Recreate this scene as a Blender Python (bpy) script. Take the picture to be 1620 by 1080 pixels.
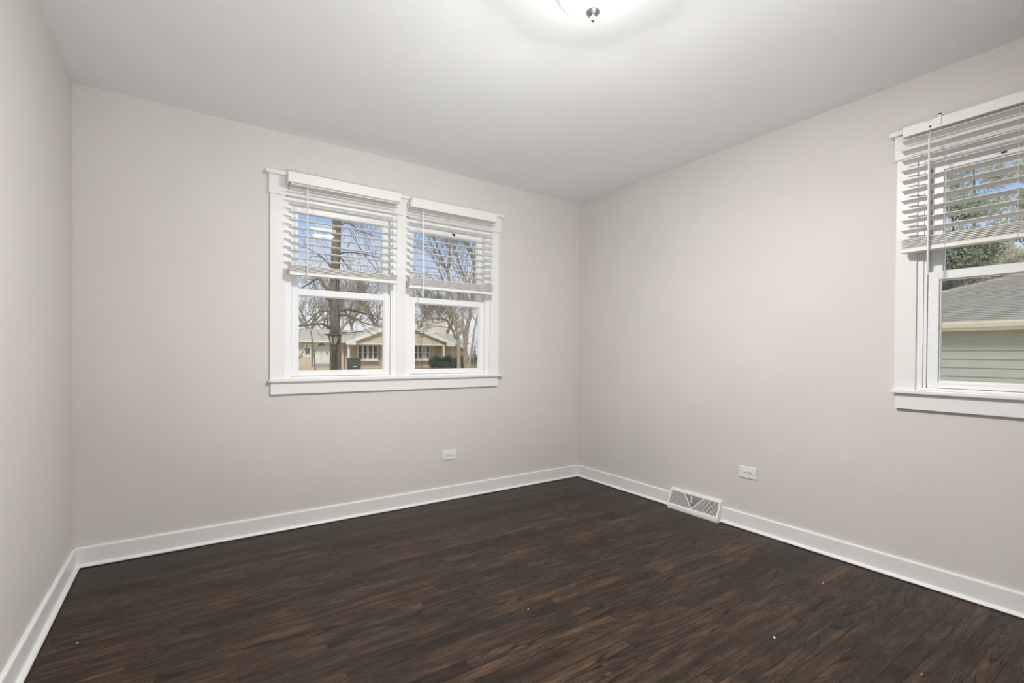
import bpy, bmesh, math, random
from mathutils import Vector, Matrix

for o in list(bpy.data.objects):
    bpy.data.objects.remove(o)
sc = bpy.context.scene
COL = sc.collection

# ------------------------------------------------------------------ camera, sky, sun, exposure
D, L, R, H = 3.2345, -0.473, 2.9203, 2.44      # back wall, left wall, right wall, ceiling height
REAR = -0.70
F_PX, CY_PX, CAM_H = 758.91, 565.63, 1.0968
YAW, PITCH, ROLL = 0.5964, -0.0088, 0.006
_cy, _sy = math.cos(YAW), math.sin(YAW)
FW = Vector((_sy * math.cos(PITCH), _cy * math.cos(PITCH), math.sin(PITCH)))
_r = Vector((_cy, -_sy, 0)); _u = _r.cross(FW)
RT = math.cos(ROLL) * _r + math.sin(ROLL) * _u
UP = -math.sin(ROLL) * _r + math.cos(ROLL) * _u
CAM = Vector((0, 0, CAM_H))
cd = bpy.data.cameras.new('camera')
cam = bpy.data.objects.new('camera', cd); COL.objects.link(cam)
cd.sensor_fit = 'HORIZONTAL'; cd.sensor_width = 36.0
cd.lens = F_PX / 1620 * 36.0
cd.shift_y = (CY_PX - 540) / 1620
cd.clip_start = 0.02; cd.clip_end = 500
m = Matrix((RT, UP, -FW)).transposed().to_4x4(); m.translation = CAM
cam.matrix_world = m
sc.camera = cam

sc.view_settings.view_transform = 'Standard'
sc.view_settings.look = 'None'
sc.view_settings.exposure = 0.07
sc.view_settings.gamma = 1.0
sc.view_settings.use_curve_mapping = False
sc.cycles.use_denoising = True
sc.cycles.max_bounces = 10
sc.cycles.diffuse_bounces = 6
sc.cycles.transparent_max_bounces = 24
sc.cycles.sample_clamp_indirect = 0.0

SKY_STRENGTH = 1.0
BOWL_RADIANCE = 2.4
BULB_W = 61.0
FILL_W = 14.8

w = bpy.data.worlds.new('sky'); sc.world = w; w.use_nodes = True
nt = w.node_tree; nt.nodes.clear()
def wn(t): return nt.nodes.new(t)
tc = wn('ShaderNodeTexCoord'); sp = wn('ShaderNodeSeparateXYZ'); nt.links.new(tc.outputs['Generated'], sp.inputs[0])
rp = wn('ShaderNodeValToRGB')
e = rp.color_ramp.elements
e[0].position = 0.0; e[0].color = (0.87, 0.88, 0.93, 1)
e[1].position = 1.0; e[1].color = (0.85, 0.92, 1.05, 1)
x = e.new(0.08); x.color = (0.86, 0.88, 0.95, 1)
x = e.new(0.15); x.color = (0.66, 0.75, 0.96, 1)
x = e.new(0.23); x.color = (0.40, 0.57, 0.93, 1)
x = e.new(0.33); x.color = (0.33, 0.52, 0.92, 1)
x = e.new(0.50); x.color = (0.70, 0.80, 1.0, 1)
nt.links.new(sp.outputs[2], rp.inputs[0])
mpn = wn('ShaderNodeMapping'); mpn.inputs['Scale'].default_value = (2.0, 2.0, 7.0)
nt.links.new(tc.outputs['Generated'], mpn.inputs[0])
nz = wn('ShaderNodeTexNoise'); nz.inputs['Scale'].default_value = 2.2; nz.inputs['Detail'].default_value = 5
nt.links.new(mpn.outputs[0], nz.inputs[0])
cr = wn('ShaderNodeValToRGB'); cr.color_ramp.elements[0].position = 0.48; cr.color_ramp.elements[1].position = 0.85
nt.links.new(nz.outputs[0], cr.inputs[0])
mx = wn('ShaderNodeMixRGB'); mx.inputs[2].default_value = (0.86, 0.88, 0.93, 1)
nt.links.new(cr.outputs[0], mx.inputs[0]); nt.links.new(rp.outputs[0], mx.inputs[1])
bg = wn('ShaderNodeBackground'); bg.inputs[1].default_value = SKY_STRENGTH
nt.links.new(mx.outputs[0], bg.inputs[0])
wo = wn('ShaderNodeOutputWorld'); nt.links.new(bg.outputs[0], wo.inputs[0])

sd = bpy.data.lights.new('sun', 'SUN'); sd.energy = 2.8; sd.angle = math.radians(12); sd.color = (1.0, 0.95, 0.87)
sun = bpy.data.objects.new('sun', sd); COL.objects.link(sun)
sun.rotation_euler = Vector((0.45, 0.62, -0.62)).to_track_quat('-Z', 'Y').to_euler()
sun.location = (-10, -14, 16)

# added fill light, unseen behind the camera, aimed up to brighten the ceiling
fd = bpy.data.lights.new('fill_light', 'AREA'); fd.shape = 'DISK'; fd.size = 0.40; fd.energy = FILL_W; fd.color = (1.0, 0.995, 0.99)
fill = bpy.data.objects.new('fill_light', fd); COL.objects.link(fill)
fd.spread = math.radians(95)
fill.location = (0.55, -0.38, 0.80); fill.rotation_euler = Vector((0.58, 2.2, 1.64)).to_track_quat('-Z', 'Y').to_euler()

def at(px, py, Y):
    """the point on the plane y = Y that a pixel of the photograph looks at (used to read sizes and places off the photograph)"""
    d = FW + RT * ((px - 810) / F_PX) + UP * ((CY_PX - py) / F_PX)
    return CAM + d * ((Y - CAM.y) / d.y)
def atx(px, py, X):
    d = FW + RT * ((px - 810) / F_PX) + UP * ((CY_PX - py) / F_PX)
    return CAM + d * ((X - CAM.x) / d.x)

# ------------------------------------------------------------------ materials
def srgb(r, g, b):
    f = lambda c: (c / 255 / 12.92) if c / 255 <= 0.04045 else ((c / 255 + 0.055) / 1.055) ** 2.4
    return (f(r), f(g), f(b), 1)
class Mat:
    def __init__(s, name, rough=0.5, spec=0.5):
        s.m = bpy.data.materials.new(name); s.m.use_nodes = True
        s.t = s.m.node_tree; s.b = s.t.nodes['Principled BSDF']
        s.b.inputs['Roughness'].default_value = rough
        s.b.inputs['Specular IOR Level'].default_value = spec
    def n(s, t, **k):
        nd = s.t.nodes.new(t)
        for a, v in k.items(): setattr(nd, a, v)
        return nd
    def l(s, a, b): s.t.links.new(a, b)
    def math(s, op, a, b=None, c=None):
        nd = s.n('ShaderNodeMath', operation=op)
        for i, v in enumerate((a, b, c)):
            if v is None: continue
            if isinstance(v, (int, float)): nd.inputs[i].default_value = v
            else: s.l(v, nd.inputs[i])
        return nd.outputs[0]
    def ramp(s, fac, *stops):
        nd = s.n('ShaderNodeValToRGB'); e = nd.color_ramp.elements
        while len(e) > 1: e.remove(e[-1])
        e[0].position, e[0].color = stops[0]
        for p, c in stops[1:]:
            q = e.new(p); q.color = c
        s.l(fac, nd.inputs[0]); return nd.outputs[0]
    def noise(s, vec, scale, detail=2, rough=0.5):
        nd = s.n('ShaderNodeTexNoise'); nd.inputs['Scale'].default_value = scale
        nd.inputs['Detail'].default_value = detail; nd.inputs['Roughness'].default_value = rough
        if vec is not None: s.l(vec, nd.inputs['Vector'])
        return nd.outputs[0]
    def obj(s, scale=(1, 1, 1)):
        t = s.n('ShaderNodeTexCoord'); mp = s.n('ShaderNodeMapping'); mp.inputs['Scale'].default_value = scale
        s.l(t.outputs['Object'], mp.inputs[0]); return mp.outputs[0]
    def bump(s, h, strength, dist=0.01):
        b = s.n('ShaderNodeBump'); b.inputs['Strength'].default_value = strength; b.inputs['Distance'].default_value = dist
        s.l(h, b.inputs['Height']); s.l(b.outputs[0], s.b.inputs['Normal'])
    def color(s, c):
        if isinstance(c, tuple): s.b.inputs['Base Color'].default_value = c
        else: s.l(c, s.b.inputs['Base Color'])
    def mix(s, fac, a, b, blend='MIX'):
        nd = s.n('ShaderNodeMixRGB', blend_type=blend)
        for i, v in enumerate((fac, a, b)):
            if isinstance(v, (int, float)): nd.inputs[i].default_value = v if i == 0 else (v, v, v, 1)
            elif isinstance(v, tuple): nd.inputs[i].default_value = v
            else: s.l(v, nd.inputs[i])
        return nd.outputs[0]

def paint(name, c, rough=0.5, bump=0.0, bscale=300, vary=0.02, spec=0.4):
    M = Mat(name, rough, spec)
    v = M.obj()
    n = M.noise(v, 3.0, 3)
    hi = tuple(min(1, k * (1 + vary)) for k in c[:3]) + (1,); lo = tuple(k * (1 - vary) for k in c[:3]) + (1,)
    M.color(M.ramp(n, (0.3, lo), (0.7, hi)))
    if bump: M.bump(M.noise(v, bscale, 3), bump, 0.002)
    return M.m

WALL = paint('wall_paint', (0.651, 0.631, 0.606, 1), 0.55, 0.35, 260, 0.015, 0.3)
CEIL = paint('ceiling_paint', (0.86, 0.87, 0.88, 1), 0.8, 0.3, 200, 0.01, 0.2)
TRIM = paint('white_trim_paint', (0.77, 0.77, 0.765, 1), 0.35, 0.05, 120, 0.01)
VINYL = paint('white_vinyl', (0.82, 0.83, 0.85, 1), 0.3, 0, 1, 0.005)
BLIND = paint('faux_wood_white', (0.79, 0.78, 0.755, 1), 0.4, 0.05, 90, 0.01)
CORD = paint('white_cord', (0.75, 0.74, 0.72, 1), 0.8)
PLATE = paint('outlet_plastic', (0.80, 0.795, 0.78, 1), 0.3)
SLOT = paint('dark_slot', (0.02, 0.02, 0.02, 1), 0.6)
DARKDUCT = paint('duct_inside', (0.035, 0.035, 0.035, 1), 0.7)
ENAMEL = paint('white_enamel', (0.80, 0.795, 0.775, 1), 0.3)
FLECK = paint('white_fleck', (0.85, 0.84, 0.82, 1), 0.6)

def metal(name, c, rough):
    M = Mat(name, rough); M.b.inputs['Metallic'].default_value = 1.0
    M.color(M.ramp(M.noise(M.obj(), 60, 2), (0.3, tuple(k * .9 for k in c[:3]) + (1,)), (0.7, c)))
    return M.m
NICKEL = metal('brushed_nickel', (0.50, 0.475, 0.45, 1), 0.34)

def glass(name):
    m = bpy.data.materials.new(name); m.use_nodes = True; t = m.node_tree; t.nodes.clear()
    tr = t.nodes.new('ShaderNodeBsdfTransparent'); tr.inputs[0].default_value = (0.93, 0.95, 0.945, 1)
    gl = t.nodes.new('ShaderNodeBsdfGlossy'); gl.inputs['Roughness'].default_value = 0.02
    gl.inputs['Color'].default_value = (0.9, 0.95, 0.93, 1)
    fr = t.nodes.new('ShaderNodeFresnel'); fr.inputs[0].default_value = 1.45
    mx = t.nodes.new('ShaderNodeMixShader'); o = t.nodes.new('ShaderNodeOutputMaterial')
    t.links.new(fr.outputs[0], mx.inputs[0]); t.links.new(tr.outputs[0], mx.inputs[1]); t.links.new(gl.outputs[0], mx.inputs[2])
    t.links.new(mx.outputs[0], o.inputs[0]); return m
GLASS = glass('window_glass')

def lamp_glass():
    M = Mat('frosted_glass_lit', 0.25)
    n = M.noise(M.obj((1, 1, 1)), 9, 3, 0.6)
    M.color((0.9, 0.88, 0.84, 1))
    M.l(M.ramp(n, (0.3, (1.0, 0.96, 0.915, 1)), (0.7, (1.0, 0.985, 0.955, 1))), M.b.inputs['Emission Color'])
    # the upper half of the bowl, nearer the bulbs, is the brighter one
    t = M.n('ShaderNodeTexCoord'); sp = M.n('ShaderNodeSeparateXYZ'); M.l(t.outputs['Object'], sp.inputs[0])
    mr = M.n('ShaderNodeMapRange', interpolation_type='SMOOTHSTEP'); M.l(sp.outputs[2], mr.inputs[0])
    mr.inputs[1].default_value = -0.115; mr.inputs[2].default_value = -0.045; mr.inputs[3].default_value = BOWL_RADIANCE; mr.inputs[4].default_value = BOWL_RADIANCE * 4.2
    M.l(mr.outputs[0], M.b.inputs['Emission Strength'])
    return M.m
LAMPGLASS = lamp_glass()

def oak_floor():
    M = Mat('dark_stained_oak', 0.36, 0.15)
    t = M.n('ShaderNodeTexCoord'); s = M.n('ShaderNodeSeparateXYZ'); M.l(t.outputs['Object'], s.inputs[0])
    X, Y = s.outputs[0], s.outputs[1]
    W = 0.0571
    yr = M.math('DIVIDE', M.math('SUBTRACT', Y, 0.587), W)
    row = M.math('FLOOR', yr); fy = M.math('FRACT', yr)
    def white(a, b=None):
        nd = M.n('ShaderNodeTexWhiteNoise', noise_dimensions='2D'); c = M.n('ShaderNodeCombineXYZ')
        M.l(a, c.inputs[0])
        if b is not None: M.l(b, c.inputs[1])
        M.l(c.outputs[0], nd.inputs['Vector']); return nd
    r1 = white(row).outputs['Value']
    ln = M.math('MULTIPLY_ADD', r1, 0.55, 0.75)
    xr = M.math('DIVIDE', M.math('ADD', X, M.math('MULTIPLY', r1, 31.7)), ln)
    pk = M.math('FLOOR', xr); fx = M.math('FRACT', xr)
    wid = white(row, pk); rid = wid.outputs['Value']
    sc_ = M.n('ShaderNodeSeparateColor'); M.l(wid.outputs['Color'], sc_.inputs[0])
    r2, r3 = sc_.outputs[1], sc_.outputs[2]
    # coordinates of the grain, shifted for every strip
    def vec(sx, sy, oz):
        c = M.n('ShaderNodeCombineXYZ')
        M.l(M.math('MULTIPLY', M.math('ADD', X, M.math('MULTIPLY', rid, 53.0)), sx), c.inputs[0])
        M.l(M.math('MULTIPLY', M.math('ADD', Y, M.math('MULTIPLY', r2, 17.0)), sy), c.inputs[1])
        M.l(M.math('MULTIPLY_ADD', r3, 40.0, oz), c.inputs[2]); return c.outputs[0]
    # cathedral rings: contour lines of a long soft field
    field = M.noise(vec(0.9, 10.0, 0.0), 1.0, 1.0, 0.4)
    straight = M.math('MULTIPLY', M.math('MULTIPLY', Y, 950.0), M.math('GREATER_THAN', r2, 0.45))
    ringn = M.math('ADD', straight, M.math('MULTIPLY', field, M.math('MULTIPLY_ADD', r3, 90.0, 70.0)))
    wob = M.noise(vec(9, 110, 3.0), 1.0, 2)
    ring = M.math('SINE', M.math('MULTIPLY_ADD', wob, 1.3, ringn))
    ringm = M.ramp(ring, (0.55, (0, 0, 0, 1)), (0.85, (0.22, 0.22, 0.22, 1)), (0.99, (1, 1, 1, 1)))
    # open pores: short dark streaks
    pore = M.ramp(M.noise(vec(22, 620, 7.0), 1.0, 3, 0.7), (0.50, (0, 0, 0, 1)), (0.62, (1, 1, 1, 1)))
    fine = M.noise(vec(40, 900, 11.0), 1.0, 2)
    mott = M.noise(vec(5.0, 30, 5.0), 1.0, 4, 0.6)
    ba = M.ramp(mott, (0.30, (0.0165, 0.0118, 0.0086, 1)), (0.5, (0.046, 0.0300, 0.0196, 1)), (0.70, (0.100, 0.063, 0.039, 1)))
    tone = M.ramp(rid, (0.0, (0.50, 0.53, 0.57, 1)), (0.25, (0.78, 0.79, 0.80, 1)), (0.75, (1.02, 0.99, 0.95, 1)), (1.0, (1.35, 1.24, 1.12, 1)))
    c1 = M.mix(1.0, ba, tone, 'MULTIPLY')
    dark = (0.0060, 0.0052, 0.0048, 1)
    c2 = M.mix(M.math('MULTIPLY', ringm, 0.92), c1, dark)
    c3 = M.mix(M.math('MULTIPLY', pore, 0.78), c2, dark)
    c3 = M.mix(M.math('MULTIPLY', M.math('SUBTRACT', fine, 0.5), 0.9), c3, (0.10, 0.07, 0.05, 1))
    # seams between strips and butt ends
    ey = M.math('ABSOLUTE', M.math('SUBTRACT', fy, 0.5)); ex = M.math('MULTIPLY', M.math('ABSOLUTE', M.math('SUBTRACT', fx, 0.5)), 1.0)
    seam = M.math('MAXIMUM', M.math('GREATER_THAN', ey, 0.474), M.math('GREATER_THAN', ex, 0.4992))
    gap = M.math('MULTIPLY', seam, M.math('MULTIPLY_ADD', r1, 0.5, 0.5))
    c4 = M.mix(gap, c3, (0.003, 0.0026, 0.0024, 1))
    M.color(c4)
    M.l(M.math('MULTIPLY_ADD', pore, 0.12, M.math('MULTIPLY_ADD', mott, 0.16, 0.26)), M.b.inputs['Roughness'])
    hgt = M.math('SUBTRACT', 1.0, M.math('MAXIMUM', M.math('MULTIPLY', seam, 1.0), M.math('MULTIPLY', M.math('MAXIMUM', ringm, pore), 0.25)))
    M.bump(hgt, 0.22, 0.0015)
    return M.m
OAK = oak_floor()

def lined(name, c, step, axis=2, width=0.10, darkf=0.62, rough=0.8, vary=0.08):
    """boards or siding: a groove every `step` metres along an axis"""
    M = Mat(name, rough, 0.2)
    t = M.n('ShaderNodeTexCoord'); s = M.n('ShaderNodeSeparateXYZ'); M.l(t.outputs['Object'], s.inputs[0])
    f = M.math('FRACT', M.math('DIVIDE', s.outputs[axis], step))
    g = M.math('LESS_THAN', f, width)
    n = M.noise(t.outputs['Object'], 2.5, 4)
    ca = M.ramp(n, (0.3, tuple(k * (1 - vary) for k in c[:3]) + (1,)), (0.7, tuple(k * (1 + vary) for k in c[:3]) + (1,)))
    M.color(M.mix(g, ca, tuple(k * darkf for k in c[:3]) + (1,)))
    return M.m
def brick(name, c1, c2, mortar, scale=1.0, bw=0.22, bh=0.075, flat=False):
    M = Mat(name, 0.9, 0.15)
    t = M.n('ShaderNodeTexCoord'); s = M.n('ShaderNodeSeparateXYZ'); M.l(t.outputs['Object'], s.inputs[0])
    c = M.n('ShaderNodeCombineXYZ'); M.l(M.math('ADD', s.outputs[0], s.outputs[1]), c.inputs[0]); M.l(s.outputs[2], c.inputs[1])
    b = M.n('ShaderNodeTexBrick'); M.l(c.outputs[0], b.inputs['Vector'])
    b.inputs['Scale'].default_value = scale; b.inputs['Brick Width'].default_value = bw; b.inputs['Row Height'].default_value = bh
    b.inputs['Mortar Size'].default_value = 0.008
    b.inputs['Color1'].default_value = c1; b.inputs['Color2'].default_value = c2; b.inputs['Mortar'].default_value = mortar
    M.color(b.outputs['Color']); return M.m
def rough_mat(name, c1, c2, scale=3, rough=0.9, bump=0.0, stretch=(1, 1, 1)):
    M = Mat(name, rough, 0.15)
    n = M.noise(M.obj(stretch), scale, 6, 0.65)
    M.color(M.ramp(n, (0.3, c1), (0.7, c2)))
    if bump: M.bump(n, bump, 0.03)
    return M.m
BARK = rough_mat('grey_brown_bark', srgb(84, 76, 66), srgb(138, 126, 111), 6, 0.95, 0.6, (4, 4, 0.7))
BARKP = rough_mat('pale_bark', srgb(128, 115, 100), srgb(182, 166, 146), 5, 0.95, 0.4, (3, 3, 0.7))
TWIG = rough_mat('twig_bark', srgb(112, 102, 92), srgb(152, 142, 130), 4)
BRICKT = brick('tan_brick', srgb(208, 190, 170), srgb(186, 164, 142), srgb(212, 204, 190))
BRICKP = brick('salmon_brick', srgb(196, 146, 120), srgb(178, 128, 104), srgb(200, 180, 165))
CHIMB = brick('cream_brick', srgb(220, 204, 186), srgb(206, 190, 172), srgb(224, 214, 202))
SIDTAN = lined('tan_siding', srgb(210, 196, 176), 0.16)
SIDGREY = lined('grey_green_siding', srgb(196, 198, 186), 0.16)
ROOFM = rough_mat('grey_green_shingle', srgb(164, 158, 144), srgb(190, 184, 170), 5, 0.95)
HWHITE = paint('house_white', srgb(226, 222, 212), 0.6)
HDARK = rough_mat('house_window_glass', srgb(70, 74, 76), srgb(118, 122, 122), 3, 0.25)
CURT = rough_mat('house_curtain', srgb(170, 172, 166), srgb(210, 210, 204), 8, 0.6, 0, (8, 1, 0.2))
GREENBOX = rough_mat('dark_green_plastic', srgb(62, 72, 66), srgb(84, 92, 86), 8, 0.6)
HEDGE = rough_mat('hedge_leaf', srgb(52, 62, 44), srgb(98, 106, 80), 2, 0.9)
def leaf_mat(name, c1, c2, scale, rough):
    """a thin leaf: part of the light goes through it"""
    m = rough_mat(name, c1, c2, scale, rough); t = m.node_tree; b = t.nodes['Principled BSDF']
    tr = t.nodes.new('ShaderNodeBsdfTranslucent'); mx = t.nodes.new('ShaderNodeMixShader'); mx.inputs[0].default_value = 0.45
    t.links.new(b.inputs['Base Color'].links[0].from_socket, tr.inputs['Color'])
    t.links.new(b.outputs[0], mx.inputs[1]); t.links.new(tr.outputs[0], mx.inputs[2])
    t.links.new(mx.outputs[0], t.nodes['Material Output'].inputs[0]); return m
LEAFO = leaf_mat('olive_leaf', srgb(176, 172, 142), srgb(226, 222, 198), 0.7, 0.9)
LEAFG = leaf_mat('needle_green', srgb(140, 150, 122), srgb(204, 210, 186), 0.7, 0.9)
LAWN = rough_mat('dormant_grass', srgb(176, 156, 116), srgb(206, 188, 152), 1.2, 1.0)
LITTER = rough_mat('leaf_litter', srgb(128, 92, 72), srgb(176, 146, 118), 3, 1.0)
IRON = rough_mat('aged_black_iron', srgb(58, 54, 50), srgb(88, 82, 76), 12, 0.6)
AMBER = rough_mat('dusty_lantern_glass', srgb(150, 136, 116), srgb(184, 170, 148), 9, 0.3)
GSIDE = paint('garage_siding', srgb(176, 176, 164), 0.7, 0, 1, 0.05)
GROOF = brick('garage_shingle', srgb(168, 162, 150), srgb(152, 147, 136), srgb(112, 108, 100), 1.0, 0.33, 0.0494)
GGUT = paint('garage_gutter', srgb(222, 216, 198), 0.5)
STREET = rough_mat('asphalt', srgb(150, 146, 140), srgb(170, 166, 160), 6, 0.95)

# ------------------------------------------------------------------ mesh helpers
class MB:
    def __init__(s): s.v = []; s.f = []
    def add(s, vs, fs):
        k = len(s.v); s.v += [tuple(v) for v in vs]; s.f += [tuple(i + k for i in f) for f in fs]; return s
    def box(s, a, b, mat=None):
        x0, y0, z0 = (min(a[i], b[i]) for i in range(3)); x1, y1, z1 = (max(a[i], b[i]) for i in range(3))
        vs = [Vector(p) for p in ((x0, y0, z0), (x1, y0, z0), (x1, y1, z0), (x0, y1, z0), (x0, y0, z1), (x1, y0, z1), (x1, y1, z1), (x0, y1, z1))]
        if mat is not None: vs = [mat @ p for p in vs]
        return s.add(vs, [(0, 3, 2, 1), (4, 5, 6, 7), (0, 1, 5, 4), (1, 2, 6, 5), (2, 3, 7, 6), (3, 0, 4, 7)])
    def prism(s, poly, a, b, axis=1):
        """extrude a 2-D polygon along an axis from a to b (axis 0: poly is (y,z); 1: (x,z); 2: (x,y))"""
        n = len(poly)
        def P(q, t):
            return (t, q[0], q[1]) if axis == 0 else (q[0], t, q[1]) if axis == 1 else (q[0], q[1], t)
        vs = [P(q, a) for q in poly] + [P(q, b) for q in poly]
        fs = [tuple(range(n)), tuple(reversed(range(n, 2 * n)))]
        fs += [(i, i + n, (i + 1) % n + n, (i + 1) % n) for i in range(n)]
        return s.add(vs, fs)
    def tube(s, pts, rad, seg=6, cap=True):
        pts = [Vector(p) for p in pts]; n = len(pts)
        if not hasattr(rad, '__len__'): rad = [rad] * n
        vs = []; up = None
        for i, p in enumerate(pts):
            d = (pts[min(i + 1, n - 1)] - pts[max(i - 1, 0)]).normalized()
            if up is None:
                up = d.orthogonal().normalized()
            else:
                up = (up - d * up.dot(d))
                up = up.normalized() if up.length > 1e-6 else d.orthogonal().normalized()
            q = d.cross(up)
            for k in range(seg):
                a = 2 * math.pi * k / seg
                vs.append(p + (up * math.cos(a) + q * math.sin(a)) * rad[i])
        fs = []
        for i in range(n - 1):
            for k in range(seg):
                k2 = (k + 1) % seg
                fs.append((i * seg + k, i * seg + k2, (i + 1) * seg + k2, (i + 1) * seg + k))
        if cap:
            fs.append(tuple(reversed(range(seg)))); fs.append(tuple(range((n - 1) * seg, n * seg)))
        return s.add(vs, fs)
    def lathe(s, prof, seg=48, c=(0, 0)):
        """revolve (r, z) pairs about the vertical through c"""
        n = len(prof); vs = []
        for r, z in prof:
            for k in range(seg):
                a = 2 * math.pi * k / seg; vs.append((c[0] + r * math.cos(a), c[1] + r * math.sin(a), z))
        fs = []
        for i in range(n - 1):
            for k in range(seg):
                k2 = (k + 1) % seg
                fs.append((i * seg + k, i * seg + k2, (i + 1) * seg + k2, (i + 1) * seg + k))
        return s.add(vs, fs)
    def build(s, name, mat, parent=None, bevel=0.0, smooth=False, loc=None):
        me = bpy.data.meshes.new(name)
        vs = s.v
        if loc is not None: vs = [(v[0] - loc[0], v[1] - loc[1], v[2] - loc[2]) for v in vs]
        me.from_pydata(vs, [], s.f); me.update()
        bm = bmesh.new(); bm.from_mesh(me); bmesh.ops.recalc_face_normals(bm, faces=bm.faces); bm.to_mesh(me); bm.free()
        me.materials.append(mat)
        if smooth:
            for p in me.polygons: p.use_smooth = True
        o = bpy.data.objects.new(name, me); COL.objects.link(o)
        if loc is not None: o.location = loc
        if parent is not None: o.parent = parent
        if bevel:
            b = o.modifiers.new('bevel', 'BEVEL'); b.width = bevel; b.segments = 2; b.limit_method = 'ANGLE'; b.angle_limit = math.radians(40)
        return o
def tag(o, label, cat, group=None, kind=None):
    o['label'] = label; o['category'] = cat
    if group: o['group'] = group
    if kind: o['kind'] = kind
    return o
def empty(name, loc=(0, 0, 0), rz=0.0):
    o = bpy.data.objects.new(name, None); COL.objects.link(o); o.location = loc; o.rotation_euler = (0, 0, rz); o.empty_display_size = 0.1
    return o
def structure(o, label, cat): return tag(o, label, cat, None, 'structure')

# ------------------------------------------------------------------ the room shell
WT = 0.14
B_OPEN = [(0.500, 1.210), (1.276, 1.972)]; Z0, Z1 = 0.932, 2.052
R_OPEN = (0.110, 0.820)      # y range of the opening in the right wall
f = MB().box((L - WT, REAR - WT, -0.12), (R + WT, D + WT, 0)).build('floor', OAK)
structure(f, 'dark stained oak strip floor running parallel to the window wall', 'floor')
c = MB().box((L - WT, REAR - WT, H), (R + WT, D + WT, H + 0.15)).build('ceiling', CEIL)
structure(c, 'plain white painted ceiling', 'ceiling')
mb = MB()
xs = [L - WT, B_OPEN[0][0], B_OPEN[0][1], B_OPEN[1][0], B_OPEN[1][1], R + WT]
mb.box((xs[0], D, 0), (xs[1], D + WT, H)); mb.box((xs[2], D, Z0), (xs[3], D + WT, Z1)); mb.box((xs[4], D, 0), (xs[5], D + WT, H))
mb.box((xs[1], D, 0), (xs[4], D + WT, Z0)); mb.box((xs[1], D, Z1), (xs[4], D + WT, H))
structure(mb.build('wall_back', WALL), 'greige painted wall with the double window', 'wall')
mb = MB()
mb.box((R, REAR - WT, 0), (R + WT, R_OPEN[0], H)); mb.box((R, R_OPEN[1], 0), (R + WT, D, H))
mb.box((R, R_OPEN[0], 0), (R + WT, R_OPEN[1], Z0)); mb.box((R, R_OPEN[0], Z1), (R + WT, R_OPEN[1], H))
structure(mb.build('wall_right', WALL), 'greige painted wall with the single window and floor vent', 'wall')
structure(MB().box((L - WT, REAR - WT, 0), (L, D, H)).build('wall_left', WALL), 'bare greige painted wall without any window', 'wall')
structure(MB().box((L, REAR - WT, 0), (R, REAR, H)).build('wall_rear', WALL), 'greige painted wall behind the viewpoint', 'wall')

# baseboard: flat board, eased top, quarter-round shoe.  profile in (out from wall, z)
BP = [(0, 0), (0.022, 0), (0.022, 0.0050), (0.030, 0.0050), (0.0295, 0.008), (0.027, 0.012), (0.022, 0.016), (0.014, 0.018), (0.014, 0.094), (0.012, 0.099), (0.008, 0.101), (0, 0.101)]
VY0, VY1 = 1.822, 2.214         # the floor register interrupts the right-hand baseboard
def base(name, wall, runs, label):
    mb = MB()
    for a, b in runs:
        if wall == 'back': mb.prism([(D - o, z) for o, z in BP], a, b, 0)
        if wall == 'rear': mb.prism([(REAR + o, z) for o, z in BP], a, b, 0)
        if wall == 'right': mb.prism([(R - o, z) for o, z in BP], a, b, 1)
        if wall == 'left': mb.prism([(L + o, z) for o, z in BP], a, b, 1)
    structure(mb.build(name, TRIM), label, 'baseboard')
JX = at(715, 775, D - .014).x
base('baseboard_back', 'back', [(L, JX - 0.0006), (JX + 0.0006, R)], 'white baseboard with shoe molding under the double window')
base('baseboard_right', 'right', [(REAR, VY0), (VY1, D)], 'white baseboard either side of the floor vent')
base('baseboard_left', 'left', [(REAR, D)], 'white baseboard along the windowless wall')
base('baseboard_rear', 'rear', [(L, R)], 'white baseboard behind the viewpoint')

# ------------------------------------------------------------------ window trim, windows, blinds
# local frame: x to the right along the wall, y into the wall, z up; origin on the wall plane
def trim(name, loc, rz, x0, x1, mull, label):
    """x0,x1: outer edges of the side casings"""
    t = empty(name, loc, rz); structure(t, label, 'window trim')
    cw = 0.083
    def B(n, a, b): MB().box(a, b).build(n, TRIM, t, 0.0015)
    for a, b in [(x0, x0 + cw), (x1 - cw, x1)] + ([mull] if mull else []):
        B('casing', (a, -0.018, Z0), (b, 0, 2.055))
    B('head_casing', (x0 - 0.008, -0.024, 2.055), (x1 + 0.014, 0, 2.172))
    B('head_cap', (x0 - 0.026, -0.042, 2.172), (x1 + 0.032, 0, 2.194))
    s = MB().box((x0 - 0.008, -0.038, 0.914), (x1 + 0.028, 0, 0.932)); s.build('stool', TRIM, t, 0.003)
    B('apron', (x0 + 0.004, -0.018, 0.838), (x1 - 0.006, 0, 0.914))
    return t
def ring(mb, x0, x1, z0, z1, y0, y1, l, r, b, t):
    mb.box((x0, y0, z0), (x0 + l, y1, z1)); mb.box((x1 - r, y0, z0), (x1, y1, z1))
    mb.box((x0 + l, y0, z0), (x1 - r, y1, z0 + b)); mb.box((x0 + l, y0, z1 - t), (x1 - r, y1, z1))
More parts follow.
